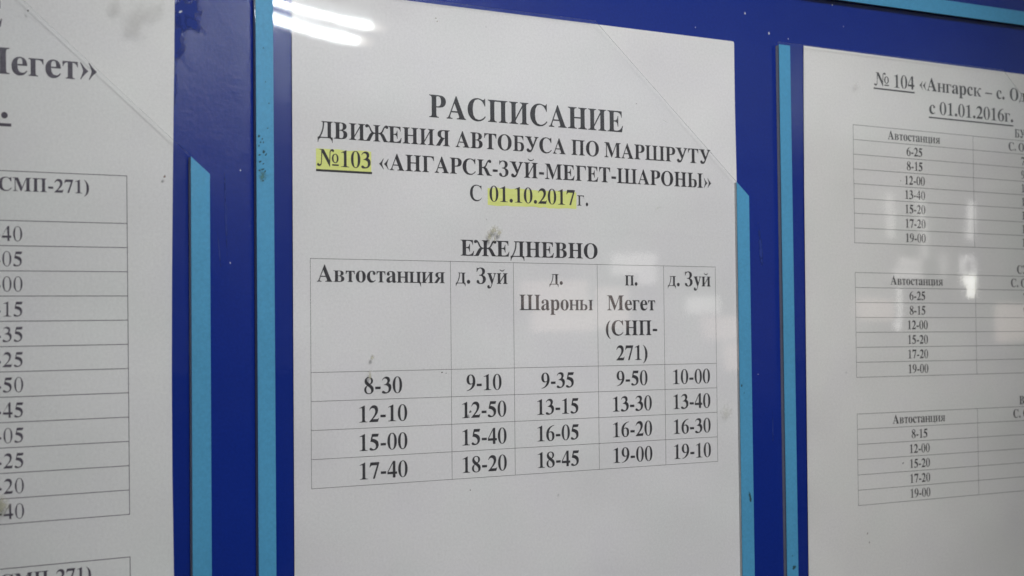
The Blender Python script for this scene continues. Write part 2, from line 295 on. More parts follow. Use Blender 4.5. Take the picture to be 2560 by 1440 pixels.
G['7'] = ([[path('M60 676 L477 676 L477 650 L262 0 L168 0 L362 552 L160 552 C100 552 70 528 42 468 L17 478')]], 500)
G['8'] = ([[path('M250 688 C358 688 442 630 442 535 C442 460 392 412 322 375 C422 325 472 265 472 180 C472 65 385 -13 245 -13 C115 -13 28 60 28 165 C28 245 80 298 165 335 C88 385 48 440 48 515 C48 620 135 688 250 688'),
            path('M250 656 C192 656 156 622 156 572 C156 512 208 464 296 410 C330 442 345 480 345 532 C345 605 308 656 250 656'),
            path('M188 316 C146 280 130 230 130 165 C130 75 175 20 250 20 C315 20 350 58 350 115 C350 188 300 248 188 316')]], 500)
G['-'] = ([rect(40, 180, 292, 284)], 333)
G['–'] = ([rect(0, 196, 500, 260)], 500)
G['.'] = ([[path('M125 156 C172 156 210 118 210 72 C210 24 172 -13 125 -13 C78 -13 40 24 40 72 C40 118 78 156 125 156', 5)]], 250)
G['('] = ([[path('M306 -150 L306 -168 C150 -100 46 60 46 262 C46 466 150 625 306 694 L306 676 C215 600 180 480 180 262 C180 50 215 -75 306 -150')]], 333)
G[')'] = (mirror(G['('][0], 333), 333)
_ch = path('M23 228 L23 222 C110 160 170 105 215 36 L238 46 C205 105 178 165 160 225 C178 285 205 345 238 405 L215 415 C170 346 110 290 23 228', 5)
_ch = [(x, (y-225)*1.2+235) for x, y in _ch]
G['«'] = ([[_ch], [[(x+225, y) for x, y in _ch]]], 500)
G['»'] = (mirror(G['«'][0], 500), 500)
CAP, XH = 678, 462
S = lambda cx, **k: stem(cx, 152, CAP, **k)
s_ = lambda cx, **k: stem(cx, 126, XH, sl=56, sr=56, tk=23, br=40, **k)
G['П'] = ([S(191), S(587), rect(260, 634, 518, 678)], 778)
G['п'] = ([s_(126), s_(450), rect(180, 428, 396, 462)], 576)
beak = lambda x0, x1, y: [path(f'M{x0} {y} L{x1} {y} L{x1+6} {y-190} L{x1-20} {y-190} C{x1-42} {y-85} {x1-90} {y-42} {x1-170} {y-42} L{x0} {y-42}')]
beaks = lambda x0, x1, y: [path(f'M{x0} {y} L{x1} {y} L{x1+4} {y-140} L{x1-18} {y-140} C{x1-36} {y-66} {x1-70} {y-36} {x1-125} {y-36} L{x0} {y-36}')]
G['Г'] = ([S(191, top=(1, 0)), beak(200, 590, 678)], 622)
G['г'] = ([s_(126, top=(1, 0)), beaks(130, 388, 462)], 412)
diag = lambda x0, x1, ya, yb, t: [[(x0, ya), (x1, yb-t), (x1, yb), (x0, ya+t)]]
G['И'] = ([S(191), S(587), diag(262, 516, 96, 600, 88)], 778)
G['и'] = ([s_(126), s_(450), diag(184, 392, 58, 412, 70)], 576)
breve = lambda cx, y, w, h: [path(f'M{cx-w} {y+h} L{cx-w+26} {y+h} C{cx-w*0.5} {y+h*0.42} {cx+w*0.5} {y+h*0.42} {cx+w-26} {y+h} L{cx+w} {y+h} C{cx+w*0.7} {y-h*0.12} {cx-w*0.7} {y-h*0.12} {cx-w} {y+h}')]
G['Й'] = (G['И'][0] + [breve(389, 726, 165, 122)], 778)
G['й'] = (G['и'][0] + [breve(288, 520, 130, 108)], 576)
G['Ш'] = ([S(180), S(583, bot=(0, 0)), S(986), rect(240, 0, 930, 44)], 1166)
G['ш'] = ([s_(126), s_(420, bot=(0, 0)), s_(714), rect(170, 0, 670, 36)], 840)
G['Ь'] = ([S(191), bowl(230, 590, 0, 385, 150, 30)], 622)
G['Ы'] = ([S(191), bowl(230, 590, 0, 385, 150, 30), S(785)], 975)
G['ы'] = ([s_(126), bowl(150, 452, 0, 262, 122, 28), s_(640)], 766)
G['Б'] = ([S(191, top=(1, 0)), bowl(230, 600, 0, 392, 150, 30), beak(200, 560, 678)], 645)
G['З'] = ([[path('M62 500 L40 505 L48 690 L68 690 C78 668 92 660 112 664 C160 684 205 694 250 694 C385 694 470 632 470 532 C470 450 415 392 330 368 C445 348 508 285 508 195 C508 65 400 -16 235 -16 C115 -16 32 30 32 92 C32 130 58 154 96 154 C135 154 152 130 168 92 C180 52 202 20 240 20 C308 20 352 84 352 185 C352 290 305 346 205 346 L172 346 L172 382 L205 382 C285 382 322 430 322 515 C322 605 288 656 222 656 C150 656 92 600 62 500')]], 560)
G['У'] = ([[path('M6 678 L350 678 L350 653 C300 648 290 632 306 596 L420 330 L524 560 C550 620 540 648 478 653 L478 678 L706 678 L706 653 C660 648 632 622 606 564 L410 140 C362 36 310 -16 222 -16 C140 -16 84 24 84 84 C84 124 112 152 152 152 C190 152 208 134 224 104 C236 84 250 78 268 84 C300 96 330 132 352 180 L130 590 C104 634 70 650 6 653')]], 712)
_D = [S(545, bot=(0, 0)), [path('M196 678 L500 678 L500 634 L322 634 C318 420 268 190 140 30 L78 30 C190 190 262 400 262 600 C262 640 244 650 196 653')],
      rect(70, 0, 640, 44), [path('M32 -178 L54 -178 C66 -84 104 -22 172 0 L172 40 L32 40')], [path('M692 -178 L670 -178 C658 -84 620 -22 552 0 L552 40 L692 40')]]
G['Д'] = (_D, 726)
G['д'] = (xf(_D, 0.74, 0.682), 537)
_arm = path('M250 318 L250 358 C340 358 398 372 446 470 C500 590 560 690 642 690 C700 690 732 655 732 612 C732 574 706 550 668 550 C626 550 618 584 594 584 C566 584 548 550 530 500 C508 440 478 388 440 358 C490 336 532 292 570 222 L640 90 C664 44 700 26 756 26 L756 0 L548 0 C528 0 518 8 504 34 L392 246 C362 302 320 318 250 318')
G['К'] = ([S(191), [_arm]], 762)
G['к'] = (xf([S(186), [_arm]], 0.78, 0.682), 586)
_ar = [[(x+295, y) for x, y in _arm]]
G['Ж'] = ([S(500)] + [_ar] + mirror([_ar], 1000), 1000)
G['в'] = (xf(G['В'][0], 0.80, 0.682), 535)
G['н'] = ([s_(126), s_(450), rect(170, 212, 406, 250)], 576)
G['ц'] = ([s_(126), s_(450), rect(170, 0, 406, 36), [path('M440 0 L530 0 L560 20 L560 -150 L538 -150 C528 -60 500 -8 440 0')]], 580)
G['т'] = ([s_(222, top=(0, 0)), beaks(220, 420, 462), mirror([beaks(220, 420, 462)], 444)[0]], 444)
G['Я'] = (mirror(G['R'][0], 735), 722)
G['я'] = (xf(G['Я'][0], 0.77, 0.682), 556)
_N = [[path('M200 620 C200 646 176 653 120 655 L120 678 L318 678 L575 250 L588 560 C594 640 640 700 715 700 C765 700 796 670 796 634 C796 604 776 584 748 584 C712 584 708 624 684 624 C654 624 634 600 630 548 L606 -14 L584 -14 L246 532 L226 150 C222 60 180 -16 90 -16 C36 -16 0 12 0 52 C0 82 22 104 52 104 C88 104 94 60 124 60 C160 60 184 90 188 150')]]
G['№'] = (_N + [xf([ringo(250, 230, 226, 242, 108, 205)], 0.70, 0.78, 672, 150)[0], rect(700, 30, 1010, 92)], 1060)
G[' '] = ([], 250)
for d in '0123456789-.': G.setdefault(d, G['-'])

def thin_outline(loop, hole, d):
    """move an outline sideways to turn the bold cut into the regular one"""
    n = len(loop)
    area = sum(loop[i][0]*loop[(i+1) % n][1]-loop[(i+1) % n][0]*loop[i][1] for i in range(n))
    sg = 1 if area > 0 else -1
    if hole: sg = -sg
    out = []
    for i in range(n):
        a, b = loop[i-1], loop[(i+1) % n]
        tx, ty = b[0]-a[0], b[1]-a[1]; L = math.hypot(tx, ty) or 1
        out.append((loop[i][0]-sg*ty/L*d, loop[i][1]))
    return out

def layout(s, regular=False):
    """pieces in em/1000 and the ink width of a string"""
    x, pcs = 0, []
    for ch in s:
        g, w = G[ch]
        for pc in g:
            loops = [[(px+x, py) for px, py in lp] for lp in pc]
            if regular: loops = [thin_outline(lp, k > 0, 21) for k, lp in enumerate(loops)]
            pcs.append(loops)
        x += w
    xs = [p[0] for pc in pcs for p in pc[0]]
    return pcs, min(xs), max(xs)

def lettering(name, parent, s, base, em, m, x0=None, x1=None, mid=None, regular=False, z=0.04, stretch=1.0, label=None):
    """one printed string as one part of its sheet, local millimetres"""
    pcs, a, b = layout(s, regular)
    if x0 is not None and x1 is not None: sx = (x1-x0)/(b-a); ox = x0-a*sx
    elif mid is not None: sx = em/1000*stretch; ox = mid-(a+b)/2*sx
    elif x0 is not None: sx = em/1000*stretch; ox = x0-a*sx
    else: sx = em/1000*stretch; ox = x1-b*sx
    vs, fs = [], []
    for k, pc in enumerate(pcs):
        loops = [[Vector((px, py, 0)) for px, py in lp] for lp in pc]
        tris = tessellate_polygon(loops)
        flat = [v for lp in loops for v in lp]
        o = len(vs); zz = z + 0.003*(k % 7)
        vs += [((ox+v.x*sx)*MM, -zz*MM, (base+v.y*em/1000)*MM) for v in flat]
        for t in tris:
            A, B, C_ = (flat[i] for i in t)
            if (B-A).cross(C_-A).z < 0: t = (t[0], t[2], t[1])
            fs.append(tuple(o+i for i in t))
    return mesh(name, vs, fs, m, parent, label=label)

# ------------------------------------------------------------------ object helpers
def mesh(name, vs, fs, m, parent=None, label=None, smooth=False):
    me = bpy.data.meshes.new(name); me.from_pydata(vs, [], fs); me.update()
    ms = m if isinstance(m, (list, tuple)) else [m]
    for q in ms: me.materials.append(q)
    o = bpy.data.objects.new(name, me); COL.objects.link(o)
    if parent: o.parent = parent
    if label: o['label'] = label
    if smooth:
        for p in me.polygons: p.use_smooth = True
    return o
def empty(name, loc, label, cat, group=None, rot=(0, 0, 0)):
    o = bpy.data.objects.new(name, None); COL.objects.link(o)
    o.empty_display_size = 0.02; o.location = loc; o.rotation_euler = rot
    o['label'] = label; o['category'] = cat
    if group: o['group'] = group
    return o
def slab(name, outline, z0, z1, m, parent, side=None, bev=0.0, label=None):
    """flat piece with an outline in local mm, from z0 to z1 towards the viewer; optional edge bevel"""
    n = len(outline); vs, fs = [], []
    def ring(pts, z): 
        o = len(vs); vs.extend([(x*MM, -z*MM, y*MM) for x, y in pts]); return o
    def inset(d):
        out = []
        for i in range(n):
            a, b, c = Vector(outline[i-1]), Vector(outline[i]), Vector(outline[(i+1) % n])
            t1, t2 = (b-a).normalized(), (c-b).normalized()
            n1, n2 = Vector((-t1.y, t1.x)), Vector((-t2.y, t2.x)); k = (n1+n2); 
            out.append(tuple(b + k*(d/max(0.3, k.dot(n1)))))
        return out
    rings = [ring(outline, z0)]
    if bev: rings += [ring(outline, z1-bev), ring(inset(bev), z1)]
    else: rings += [ring(outline, z1)]
    fs.append(tuple(range(rings[0]+n-1, rings[0]-1, -1)))
    fs.append(tuple(range(rings[-1], rings[-1]+n)))
    nc = len(fs)
    for a, b in zip(rings, rings[1:]):
        for i in range(n): j = (i+1) % n; fs.append((a+i, a+j, b+j, b+i))
    o = mesh(name, vs, fs, [m, side] if side else m, parent, label=label)
    if side:
        for p in o.data.polygons[nc:]: p.material_index = 1
    return o
def box(name, x0, x1, y0, y1, z0, z1, m, parent=None):
    vs = [(x, y, z) for x in (x0, x1) for y in (y0, y1) for z in (z0, z1)]
    fs = [(0, 1, 3, 2), (4, 6, 7, 5), (0, 4, 5, 1), (2, 3, 7, 6), (0, 2, 6, 4), (1, 5, 7, 3)]
    return mesh(name, vs, fs, m, parent)
def bar(name, parent, x0, y0, x1, y1, z, m, label=None, wob=0.0):
    """flat printed rectangle, local mm; wob roughens its outline"""
    if not wob:
        pts = [(x0, y0), (x1, y0), (x1, y1), (x0, y1)]
    else:
        pts = []; k = max(4, int((x1-x0)/2.2))
        j = lambda: random.uniform(-wob, wob)
        pts += [(x0+(x1-x0)*i/k + (j()*0.5 if i not in (0, k) else 0), y0+j()) for i in range(k+1)]
        pts += [(x0+(x1-x0)*i/k + (j()*0.5 if i not in (0, k) else 0), y1+j()) for i in range(k, -1, -1)]
    vs = [(x*MM, -z*MM, y*MM) for x, y in pts]
    return mesh(name, vs, [tuple(range(len(vs)))], m, parent, label=label)
def blot(name, parent, cx, cy, w, h, z, m, rot=0.0, label=None, n=22):
    """irregular patch of dirt, local mm"""
    ph = [random.uniform(0, 6.28) for _ in range(3)]
    vs = [(0, 0, 0)]
    for i in range(n):
        t = 2*math.pi*i/n
        r = 1 + 0.13*math.sin(2*t+ph[0]) + 0.10*math.sin(3*t+ph[1]) + 0.07*math.sin(5*t+ph[2])
        x, y = math.cos(t)*w/2*r, math.sin(t)*h/2*r
        vs.append((x*MM, 0, y*MM))
    o = mesh(name, vs, [(0, i+1, (i+1) % n+1) for i in range(n)], m, parent, label=label)
    o.location = (cx*MM, -z*MM, cy*MM); o.rotation_euler = (0, -rot, 0)
    return o
def table_grid(parent, cols, rows, m, w=0.2, z=0.02, label=None):
    vs, fs = [], []
    def q(x0, y0, x1, y1, zz):
        o = len(vs); vs.extend([(x*MM, -zz*MM, y*MM) for x, y in ((x0, y0), (x1, y0), (x1, y1), (x0, y1))]); fs.append((o, o+1, o+2, o+3))
    for y in rows: q(cols[0]-w/2, y-w/2, cols[-1]+w/2, y+w/2, z)
    for x in cols:
        for a, b in zip(rows, rows[1:]): q(x-w/2, b+w/2, x+w/2, a-w/2, z)
    return mesh('table_grid', vs, fs, m, parent, label=label)

# ------------------------------------------------------------------ the board
board = empty('notice_board', (0, 0.0006, EYE), 'large deep blue painted notice board behind all the timetable pockets', 'notice board')
slab('board_panel', [(-520, -520), (820, -520), (820, 420), (-520, 420)], -12, 0, M_BOARD, board, bev=1.0)
# marks on the paint (measured on the board, mm from the middle of the view)
for x, y, w, h, r, z in [(-134.6, 94.0, 17, 15, 0.5, 0.05), (-137.0, 84.0, 8, 22, 0.1, 0.08), (-138.2, 68, 4, 22, 0.0, 0.11), (-130.6, 91.0, 9, 6, -0.7, 0.14)]:
    blot('glue_residue', board, x, y, w, h, z, M_GLUE, r)
for x, y, w, h in [(123.4, 120.9, 1.3, 1.6), (137.3, 113.4, 1.5, 1.8), (148.7, 112.0, 1.0, .8), (95.2, 111.9, .7, .7), (176.1, 130.2, .9, .8), (183.0, 121.0, .7, .6), (-135.5, 94.4, 2.2, 1.0), (-113.5, 40.7, .6, 1.0), (-117.5, 8, .8, .9), (127.8, -36.5, .6, .5)]:
    blot('paint_speck', board, x, y, w, h, 0.14, M_WHITE, 0.4)
for x, y, w, h, r in [(-119.0, 25, 1.2, 30, 0.03), (-121.5, 12, .8, 14, 0.1), (130.5, 18, 3.0, 20, 0.1), (136, -60, .7, 18, 0.0)]:
    blot('scrape', board, x, y, w, h, 0.06, M_GLUE, r)

# ------------------------------------------------------------------ pockets
W, H, ST = 230.9, 306.0, 7.0
CUTX, CUTY = 81.4, 68.0
def pocket(x, y, label, lip=0.2, w=W, h=H, cut=True, bottom=True, rot=0.0, sides=(1, 1)):
    """x, y: the upper left corner of the clear front on the board"""
    o = empty('document_pocket', (x*MM, -0.0002, EYE + y*MM), label, 'document pocket', 'clear plastic pockets stuck on the blue board', rot=(0, rot, 0))
    z0, z1 = 1.08, 1.3
    out = [(0, -h), (w, -h), (w, -CUTY), (w-CUTX, 0), (0, 0)] if cut else [(0, -h), (w, -h), (w, 0), (0, 0)]
    slab('clear_front', out, z0, z1, M_CLEAR, o, side=M_CUT)
    zt = z1 + 0.18
    k = CUTY/CUTX
    yl = -CUTY
    strips = []
    if sides[0]: strips.append(('left', [(0.3, -h+ST+0.02), (ST+0.0, -h+ST+0.02), (ST, -lip), (0.3, -lip)]))
    if sides[1]: strips.append(('right', [(w-ST, -h+ST+0.02), (w-0.05, -h+ST+0.02), (w-0.05, yl-0.1), (w-ST, yl-0.1+ST*k)] if cut else [(w-ST, -h+ST), (w-0.05, -h+ST), (w-0.05, -0.2), (w-ST, -0.2)]))
    if bottom: strips.append(('bottom', [(0.3, -h+0.05), (w-0.05, -h+0.05), (w-0.05, -h+ST), (0.3, -h+ST)]))
    for nm, poly in strips:
        slab('edge_strip', poly, z1+0.01, zt, M_CYAN, o, bev=0.06)
        cxm = sum(p[0] for p in poly)/4; cym = sum(p[1] for p in poly)/4
        inner = [(cxm+(a-cxm)*0.985 if abs(a-cxm) < 10 else a-math.copysign(0.05, a-cxm), cym+(b-cym)*(0.998 if abs(b-cym) > 10 else 0.93)) for a, b in poly]
        slab('foam_spacer', inner, -0.75, z0-0.005, M_SPACER, o)
    return o, zt
pc, ZT = pocket(-108.6, 108.8, 'central clear pocket holding the timetable with two yellow highlights')
pl, _ = pocket(-356.6, 106.6, 'left clear pocket over the timetable cut off by the left picture edge')
pr, _ = pocket(140.75, 109.7, 'right clear pocket holding the timetable with three small tables', lip=1.2)
pu, _ = pocket(140.9, 437.9, 'upper right pocket of which only the cyan bottom strip shows', rot=-math.radians(0.5))

# scuffs on the strip left of the central sheet, local to that pocket
for x, y, w, h, r in [(1.3, -56.0, 1.6, 1.3, 0.3), (2.6, -56.8, 1.0, .9, 0), (3.0, -58.0, .8, 1.0, 0), (1.9, -58.1, 1.0, .9, 0), (1.3, -59.3, .9, .9, 0), (3.1, -61.3, 2.0, 1.5, 0.3), (3.9, -62.3, 2.2, .7, 0.95),
                      (1.5, -62.6, 1.6, .9, 0.1), (1.7, -65.0, 1.8, 1.0, 0.2), (2.9, -65.6, 1.3, .7, 0.5), (1.4, -68.0, 1.2, 1.0, 0), (2.6, -67.6, 2.4, .8, 0.3), (3.6, -68.2, 1.4, .7, 0.9), (2.8, -71.6, 1.2, .9, 0),
                      (4.7, -52.9, 1.1, .7, 0.2), (3.9, -36.5, .7, .7, 0), (3.2, -24.5, .7, .7, 0), (5.2, -44.0, .8, .9, 0)]:
    blot('scuff', pc, x, y, w, h, ZT+0.03, M_SCUFF, r)
blot('scuff', pc, 2.7, -70.0, 4.2, 6.0, ZT+0.02, M_SMEAR, 0.0)
for x, y, w, h, r in [(228.9, -198.3, 2.0, 6.5, 0.25), (225.0, -149.8, 1.5, 1.5, 0), (226.3, -153, .7, .8, 0)]:
    blot('scuff', pc, x, y, w, h, ZT+0.03, M_SCUFF, r)
for x, y, w, h, r in [(4.2, -231.2, 3.0, 2.6, 0.3), (3.6, -225.9, .9, .8, 0)]:
    blot('scuff', pr, x, y, w, h, ZT+0.03, M_SCUFF, r)
# dirt on the clear fronts
for p_, x, y, w, h, m_, r in [
        (pc, 99.3, -86.2, 4.6, 4.2, M_BROWN, 0.2), (pc, 101.9, -87.2, 3.6, 3.0, M_BROWN, 0.5), (pc, 97.4, -88.8, 2.6, 5.2, M_BROWN, 0.2), (pc, 99.8, -89.8, 1.2, 2.8, M_BROWN, 0.1),
        (pc, 45.9, -134.7, 2.1, 2.9, M_BROWN, 0.0), (pc, 44.9, -141.2, 1.4, 5.2, M_BROWN, 0.1), (pc, 96.2, -82.5, .7, 1.2, M_GREY, 0.5),
        (pc, 87.9, -156.2, 1.5, 1.5, M_DARK, 0), (pc, 74.3, -6.6, 1.0, .8, M_BROWN, 0), (pc, 74.9, -7.8, .9, .8, M_BROWN, 0), (pc, 75.6, -140.9, 1.3, .7, M_DARK, 0), (pc, 77.4, -141.3, .7, .4, M_DARK, 0),
        (pc, 180.3, -75.1, 3.6, 2.0, M_BROWN2, 0.2), (pc, 87.6, -186.0, .7, .7, M_DARK, 0), (pc, 185.0, -38.6, 4.4, .9, M_GREY, -0.4), (pc, 216.5, -160.9, 8, 9, M_BROWN2, 0.1),
        (pc, 169.9, -32.3, .6, .6, M_DARK, 0), (pc, 96.8, -7.7, 1.0, .8, M_GREY, 0), (pc, 128.4, -190.4, 1.8, 2.0, M_GREY, 0),
        (pl, 168.3, -17.6, 1.0, .9, M_DARK, 0), (pl, 214.5, -69.6, 1.4, 1.4, M_BROWN3, 0), (pl, 164.1, -125.2, .8, .8, M_GREY, 0), (pl, 159.6, -177.2, 5.0, 8.0, M_BROWN, 0.3),
        (pr, 50.4, -74.7, 1.2, .8, M_GREY, 0), (pr, 73.9, -189.2, 1.7, .9, M_DARK, 0.6), (pr, 38.3, -146.5, 1.6, 1.6, M_GREY, 0), (pr, 50.0, -219.9, 1.1, 1.1, M_BROWN3, 0), (pr, 51.1, -224.0, 1.0, 1.0, M_BROWN3, 0),
        (pr, 47.8, -15.4, 6, 5, M_GREY, 0), (pr, 75.7, -58.1, .8, .6, M_DARK, 0)]:
    blot('dirt_spot', p_, x, y, w, h, 1.3+0.04, m_, r)
blot('smudge', pl, 206.0, -14.0, 20, 12, 1.35, M_GREY, 0.25)
blot('smudge', pl, 204.0, -19.5, 14, 8, 1.37, M_GREY, -0.4)
blot('smudge', pl, 198.0, -12.5, 9, 8, 1.39, M_GREY, 0.2)

# ------------------------------------------------------------------ printed sheets
def sheet(name, x, y, rot, m, label, w=210.4, h=297.0, corner=0.8, group='printed bus timetables in the pockets', left=(), right=()):
    o = empty(name, (x*MM, 0, EYE + y*MM), label, 'timetable', group, rot=(0, -rot, 0))
    dx0 = right[0][1] if right else 0
    lf = [(dx, y) for y, dx in left] or [(0, 0)]; rt = [(w+dx, y) for y, dx in right][::-1]
    out = [(lf[-1][0], -h), (rt[0][0] if rt else w, -h)] + rt + [(w+dx0, -corner)] + [(w+dx0-corner*(1-math.cos(a)), -corner*(1-math.sin(a))) for a in (0.5, 1.0)] + [(w+dx0-corner, 0)] + lf
    slab('paper', out, -0.12, 0.0, m, o)
    return o

# --- central timetable
t1 = sheet('bus_timetable', -93.5, 108.0, -0.0014240, M_PAPER, 'white timetable sheet headed РАСПИСАНИЕ with number 103 highlighted in yellow', right=[(-30, -0.5), (-61, -0.1), (-95, -0.05), (-135, -0.2), (-180, 0.1), (-231, 0.4)])
HD = 9.0
lettering('heading_line', t1, 'РАСПИСАНИЕ', -43.4, 12.75, M_INK, 56.85, 148.95, label='largest bold heading of the sheet')
lettering('heading_line', t1, 'ДВИЖЕНИЯ АВТОБУСА ПО МАРШРУТУ', -54.05, HD, M_INK, 10.0, 195.7)
lettering('heading_line', t1, '№103', -64.25, HD, M_INK, 9.7, 31.65)
bar('underline', t1, 9.3, -66.3, 32.2, -65.5, 0.04, M_INK)
bar('highlight', t1, 9.3, -65.9, 31.9, -58.0, 0.02, M_MARKER, 'yellow highlighter under the route number', 0.25)
lettering('heading_line', t1, '«АНГАРСК-ЗУЙ-МЕГЕТ-ШАРОНЫ»', -64.37, HD, M_INK, 35.2, 195.85)
lettering('heading_line', t1, 'С', -74.4, HD, M_INK, 74.7, 80.1, regular=True)
bar('highlight', t1, 82.75, -75.9, 125.0, -69.0, 0.02, M_MARKER, 'yellow highlighter under the date', 0.3)
lettering('heading_line', t1, '01.10.2017', -74.35, HD, M_INK, 83.6, 124.3)
lettering('heading_line', t1, 'г.', -74.4, HD, M_INK, 125.4, 130.8, regular=True)
lettering('heading_line', t1, 'ЕЖЕДНЕВНО', -95.65, HD, M_INK, 70.25, 135.3)
C1 = [6.82, 65.68, 94.35, 135.0, 169.34, 197.51]
R1 = [-97.97, -139.06, -149.46, -159.88, -170.3, -180.72]
table_grid(t1, C1, R1, M_RULE, 0.17)
EM = 8.95
for s, b, x0, x1 in [('Автостанция', -106.3, 9.4, 63.2), ('д. Зуй', -106.3, 68.0, 91.6), ('д.', -106.3, 111.45, 117.9), ('Шароны', -116.5, 97.05, 132.6),
                     ('п.', -106.3, 149.1, 155.5), ('Мегет', -116.5, 139.85, 164.65), ('(СНП-', -126.75, 139.0, 165.55), ('271)', -136.95, 144.2, 160.3), ('д. Зуй', -106.3, 171.5, 194.8)]:
    lettering('column_heading', t1, s, b, EM, M_INK, x0, x1)
TIMES = [['8-30', '9-10', '9-35', '9-50', '10-00'], ['12-10', '12-50', '13-15', '13-30', '13-40'],
         ['15-00', '15-40', '16-05', '16-20', '16-30'], ['17-40', '18-20', '18-45', '19-00', '19-10']]
MID1 = [36.3, 80.4, 114.95, 152.2, 183.75]
for r, row in enumerate(TIMES):
    for c, s in enumerate(row):
        lettering('time_entry', t1, s, R1[r+1]-8.28, EM, M_INK, mid=MID1[c], stretch=1.0)

# --- right timetable
t2 = sheet('bus_timetable', 157.0, 109.7, -0.0040407, M_PAPER2, 'cream timetable sheet in the right pocket with number 104 underlined', left=[(0, 0.55), (-25, 0.2), (-66, -0.2), (-110, -0.3), (-151, -0.43), (-236, -0.6)])
BH = 9.1
lettering('heading_line', t2, '№ 104', -14.1, BH, M_INK2, 44.7, 71.45)
bar('underline', t2, 44.3, -15.85, 71.7, -15.15, 0.04, M_INK2)
for s, a, c in [('«Ангарск', 75.0, 118.5), ('–', 121.4, 126.3), ('с.', 129.6, 135.6)]: lettering('heading_line', t2, s, -13.75, BH, M_INK2, a, c)
lettering('heading_line', t2, 'Одинск»', -13.75, BH, M_INK2, 139.6, None)
lettering('heading_line', t2, 'с 01.01.2016г.', -24.65, BH, M_INK2, 81.4, 141.7)
bar('underline', t2, 81.1, -26.75, 141.85, -26.1, 0.04, M_INK2)
e2 = 6.05
C2 = [30.7, 111.9, 190.0]
def small_table(rows, heads, title, title_y, col1, col2, mid):
    table_grid(t2, C2, rows, M_RULE, 0.2)
    lettering('day_title', t2, title, title_y, e2, M_INK2, 142.7)
    lettering('column_heading', t2, heads[0], rows[0]-5.25, e2, M_INK2, mid=mid, stretch=1.0)
    lettering('column_heading', t2, heads[1], rows[0]-5.35, e2, M_INK2, 138.0, None)
    for k, s in enumerate(col1): lettering('time_entry', t2, s, rows[k+1]-5.5, e2, M_INK2, mid=mid, stretch=0.99)
    for k, s in enumerate(col2): lettering('time_entry', t2, s, rows[k+1]-5.5, e2, M_INK2, 147.2, None)
ra = [-33.41 - 6.764*k for k in range(9)]
rb = [-101.1 - 6.83*k for k in range(8)]
rc = [-165.55 - 6.91*k for k in range(7)]
small_table(ra, ('Автостанция', 'С. Одинск'), 'БУДНИ', -32.0, ['6-25', '8-15', '12-00', '13-40', '15-20', '17-20', '19-00'], ['7-20', '9-10', '12-55', '14-35', '16-15', '18-15', '19-55'], 70.85)
small_table(rb, ('Автостанция', 'С. Одинск'), 'СУББОТА', -99.8, ['6-25', '8-15', '12-00', '15-20', '17-20', '19-00'], ['7-20', '9-10', '12-55', '16-15', '18-15', '19-55'], 71.3)
small_table(rc, ('Автостанция', 'С. Одинск'), 'ВОСКРЕСЕНЬЕ', -164.4, ['8-15', '12-00', '15-20', '17-20', '19-00'], [], 71.35)

# --- left timetable
t3 = sheet('bus_timetable', -349.2, 99.6, 0.0054646, M_PAPER3, 'white timetable sheet at the left picture edge with only its last column showing', corner=2.6, right=[(-6, 1.1), (-25, 0.75), (-43, 0.3), (-68, -0.2), (-100, -0.8), (-133, -1.2), (-165, -1.3), (-199, -1.1)])
lettering('heading_line', t3, 'РАСПИСАНИЕ', -17.45, 12.5, M_INK3, None, 152.9)
lettering('heading_line', t3, '«Мегет»', -32.6, 12.6, M_INK3, None, 184.0, stretch=1.02)
lettering('heading_line', t3, '2016г.', -46.9, 12.5, M_INK3, None, 154.5)
bar('underline', t3, 60, -49.6, 155.6, -48.6, 0.04, M_INK3)
R3 = [-64.01, -80.08] + [-80.08-8.133*k for k in range(1, 13)]
C3 = [22.0, 65.0, 108.0, 193.99]
table_grid(t3, C3, R3, M_INK3, 0.23)
table_grid(t3, C3, [-191.9, -208.0, -216.1, -224.2], M_INK3, 0.26)
lettering('column_heading', t3, '(СМП-271)', -198.2, 6.55, M_INK3, None, 180.7)
lettering('column_heading', t3, '(СМП-271)', -70.45, 6.55, M_INK3, None, 181.05, stretch=1.0)
for k, s in enumerate(['40', '05', '00', '15', '35', '25', '50', '45', '05', '25', '20', '40'][:len(R3)-1]):
    lettering('time_entry', t3, '-'+s, R3[k+1]-6.62, 7.06, M_INK3, None, 158.85, regular=True)
# ------------------------------------------------------------------ what the clear fronts mirror: the hall opposite
def plain(name, c, rough=0.8):
    m, nt, p = mat(name)
    n = noise(nt, 0.9, 5.0, 0.6)
    r = ramp(nt, n.outputs['Fac'], [(0.3, tuple(v*0.8 for v in c)), (0.7, c)])
    nt.links.new(r.outputs[0], p.inputs['Base Color']); p.inputs['Roughness'].default_value = rough
    return m
def glow(name, c, s):
    m = bpy.data.materials.new(name); m.use_nodes = True; nt = m.node_tree; nt.nodes.clear()
    o = node(nt, 'ShaderNodeOutputMaterial'); e = node(nt, 'ShaderNodeEmission')
    e.inputs[0].default_value = (*c, 1); e.inputs[1].default_value = s; nt.links.new(e.outputs[0], o.inputs[0]); return m
M_WALL = plain('pale_wall_paint', (0.52, 0.52, 0.54)); M_DADO = plain('dark_dado_paint', (0.06, 0.06, 0.075)); M_CEIL = plain('pale_ceiling_paint', (0.75, 0.75, 0.74)); M_FLOOR = plain('dark_floor', (0.10, 0.10, 0.10))
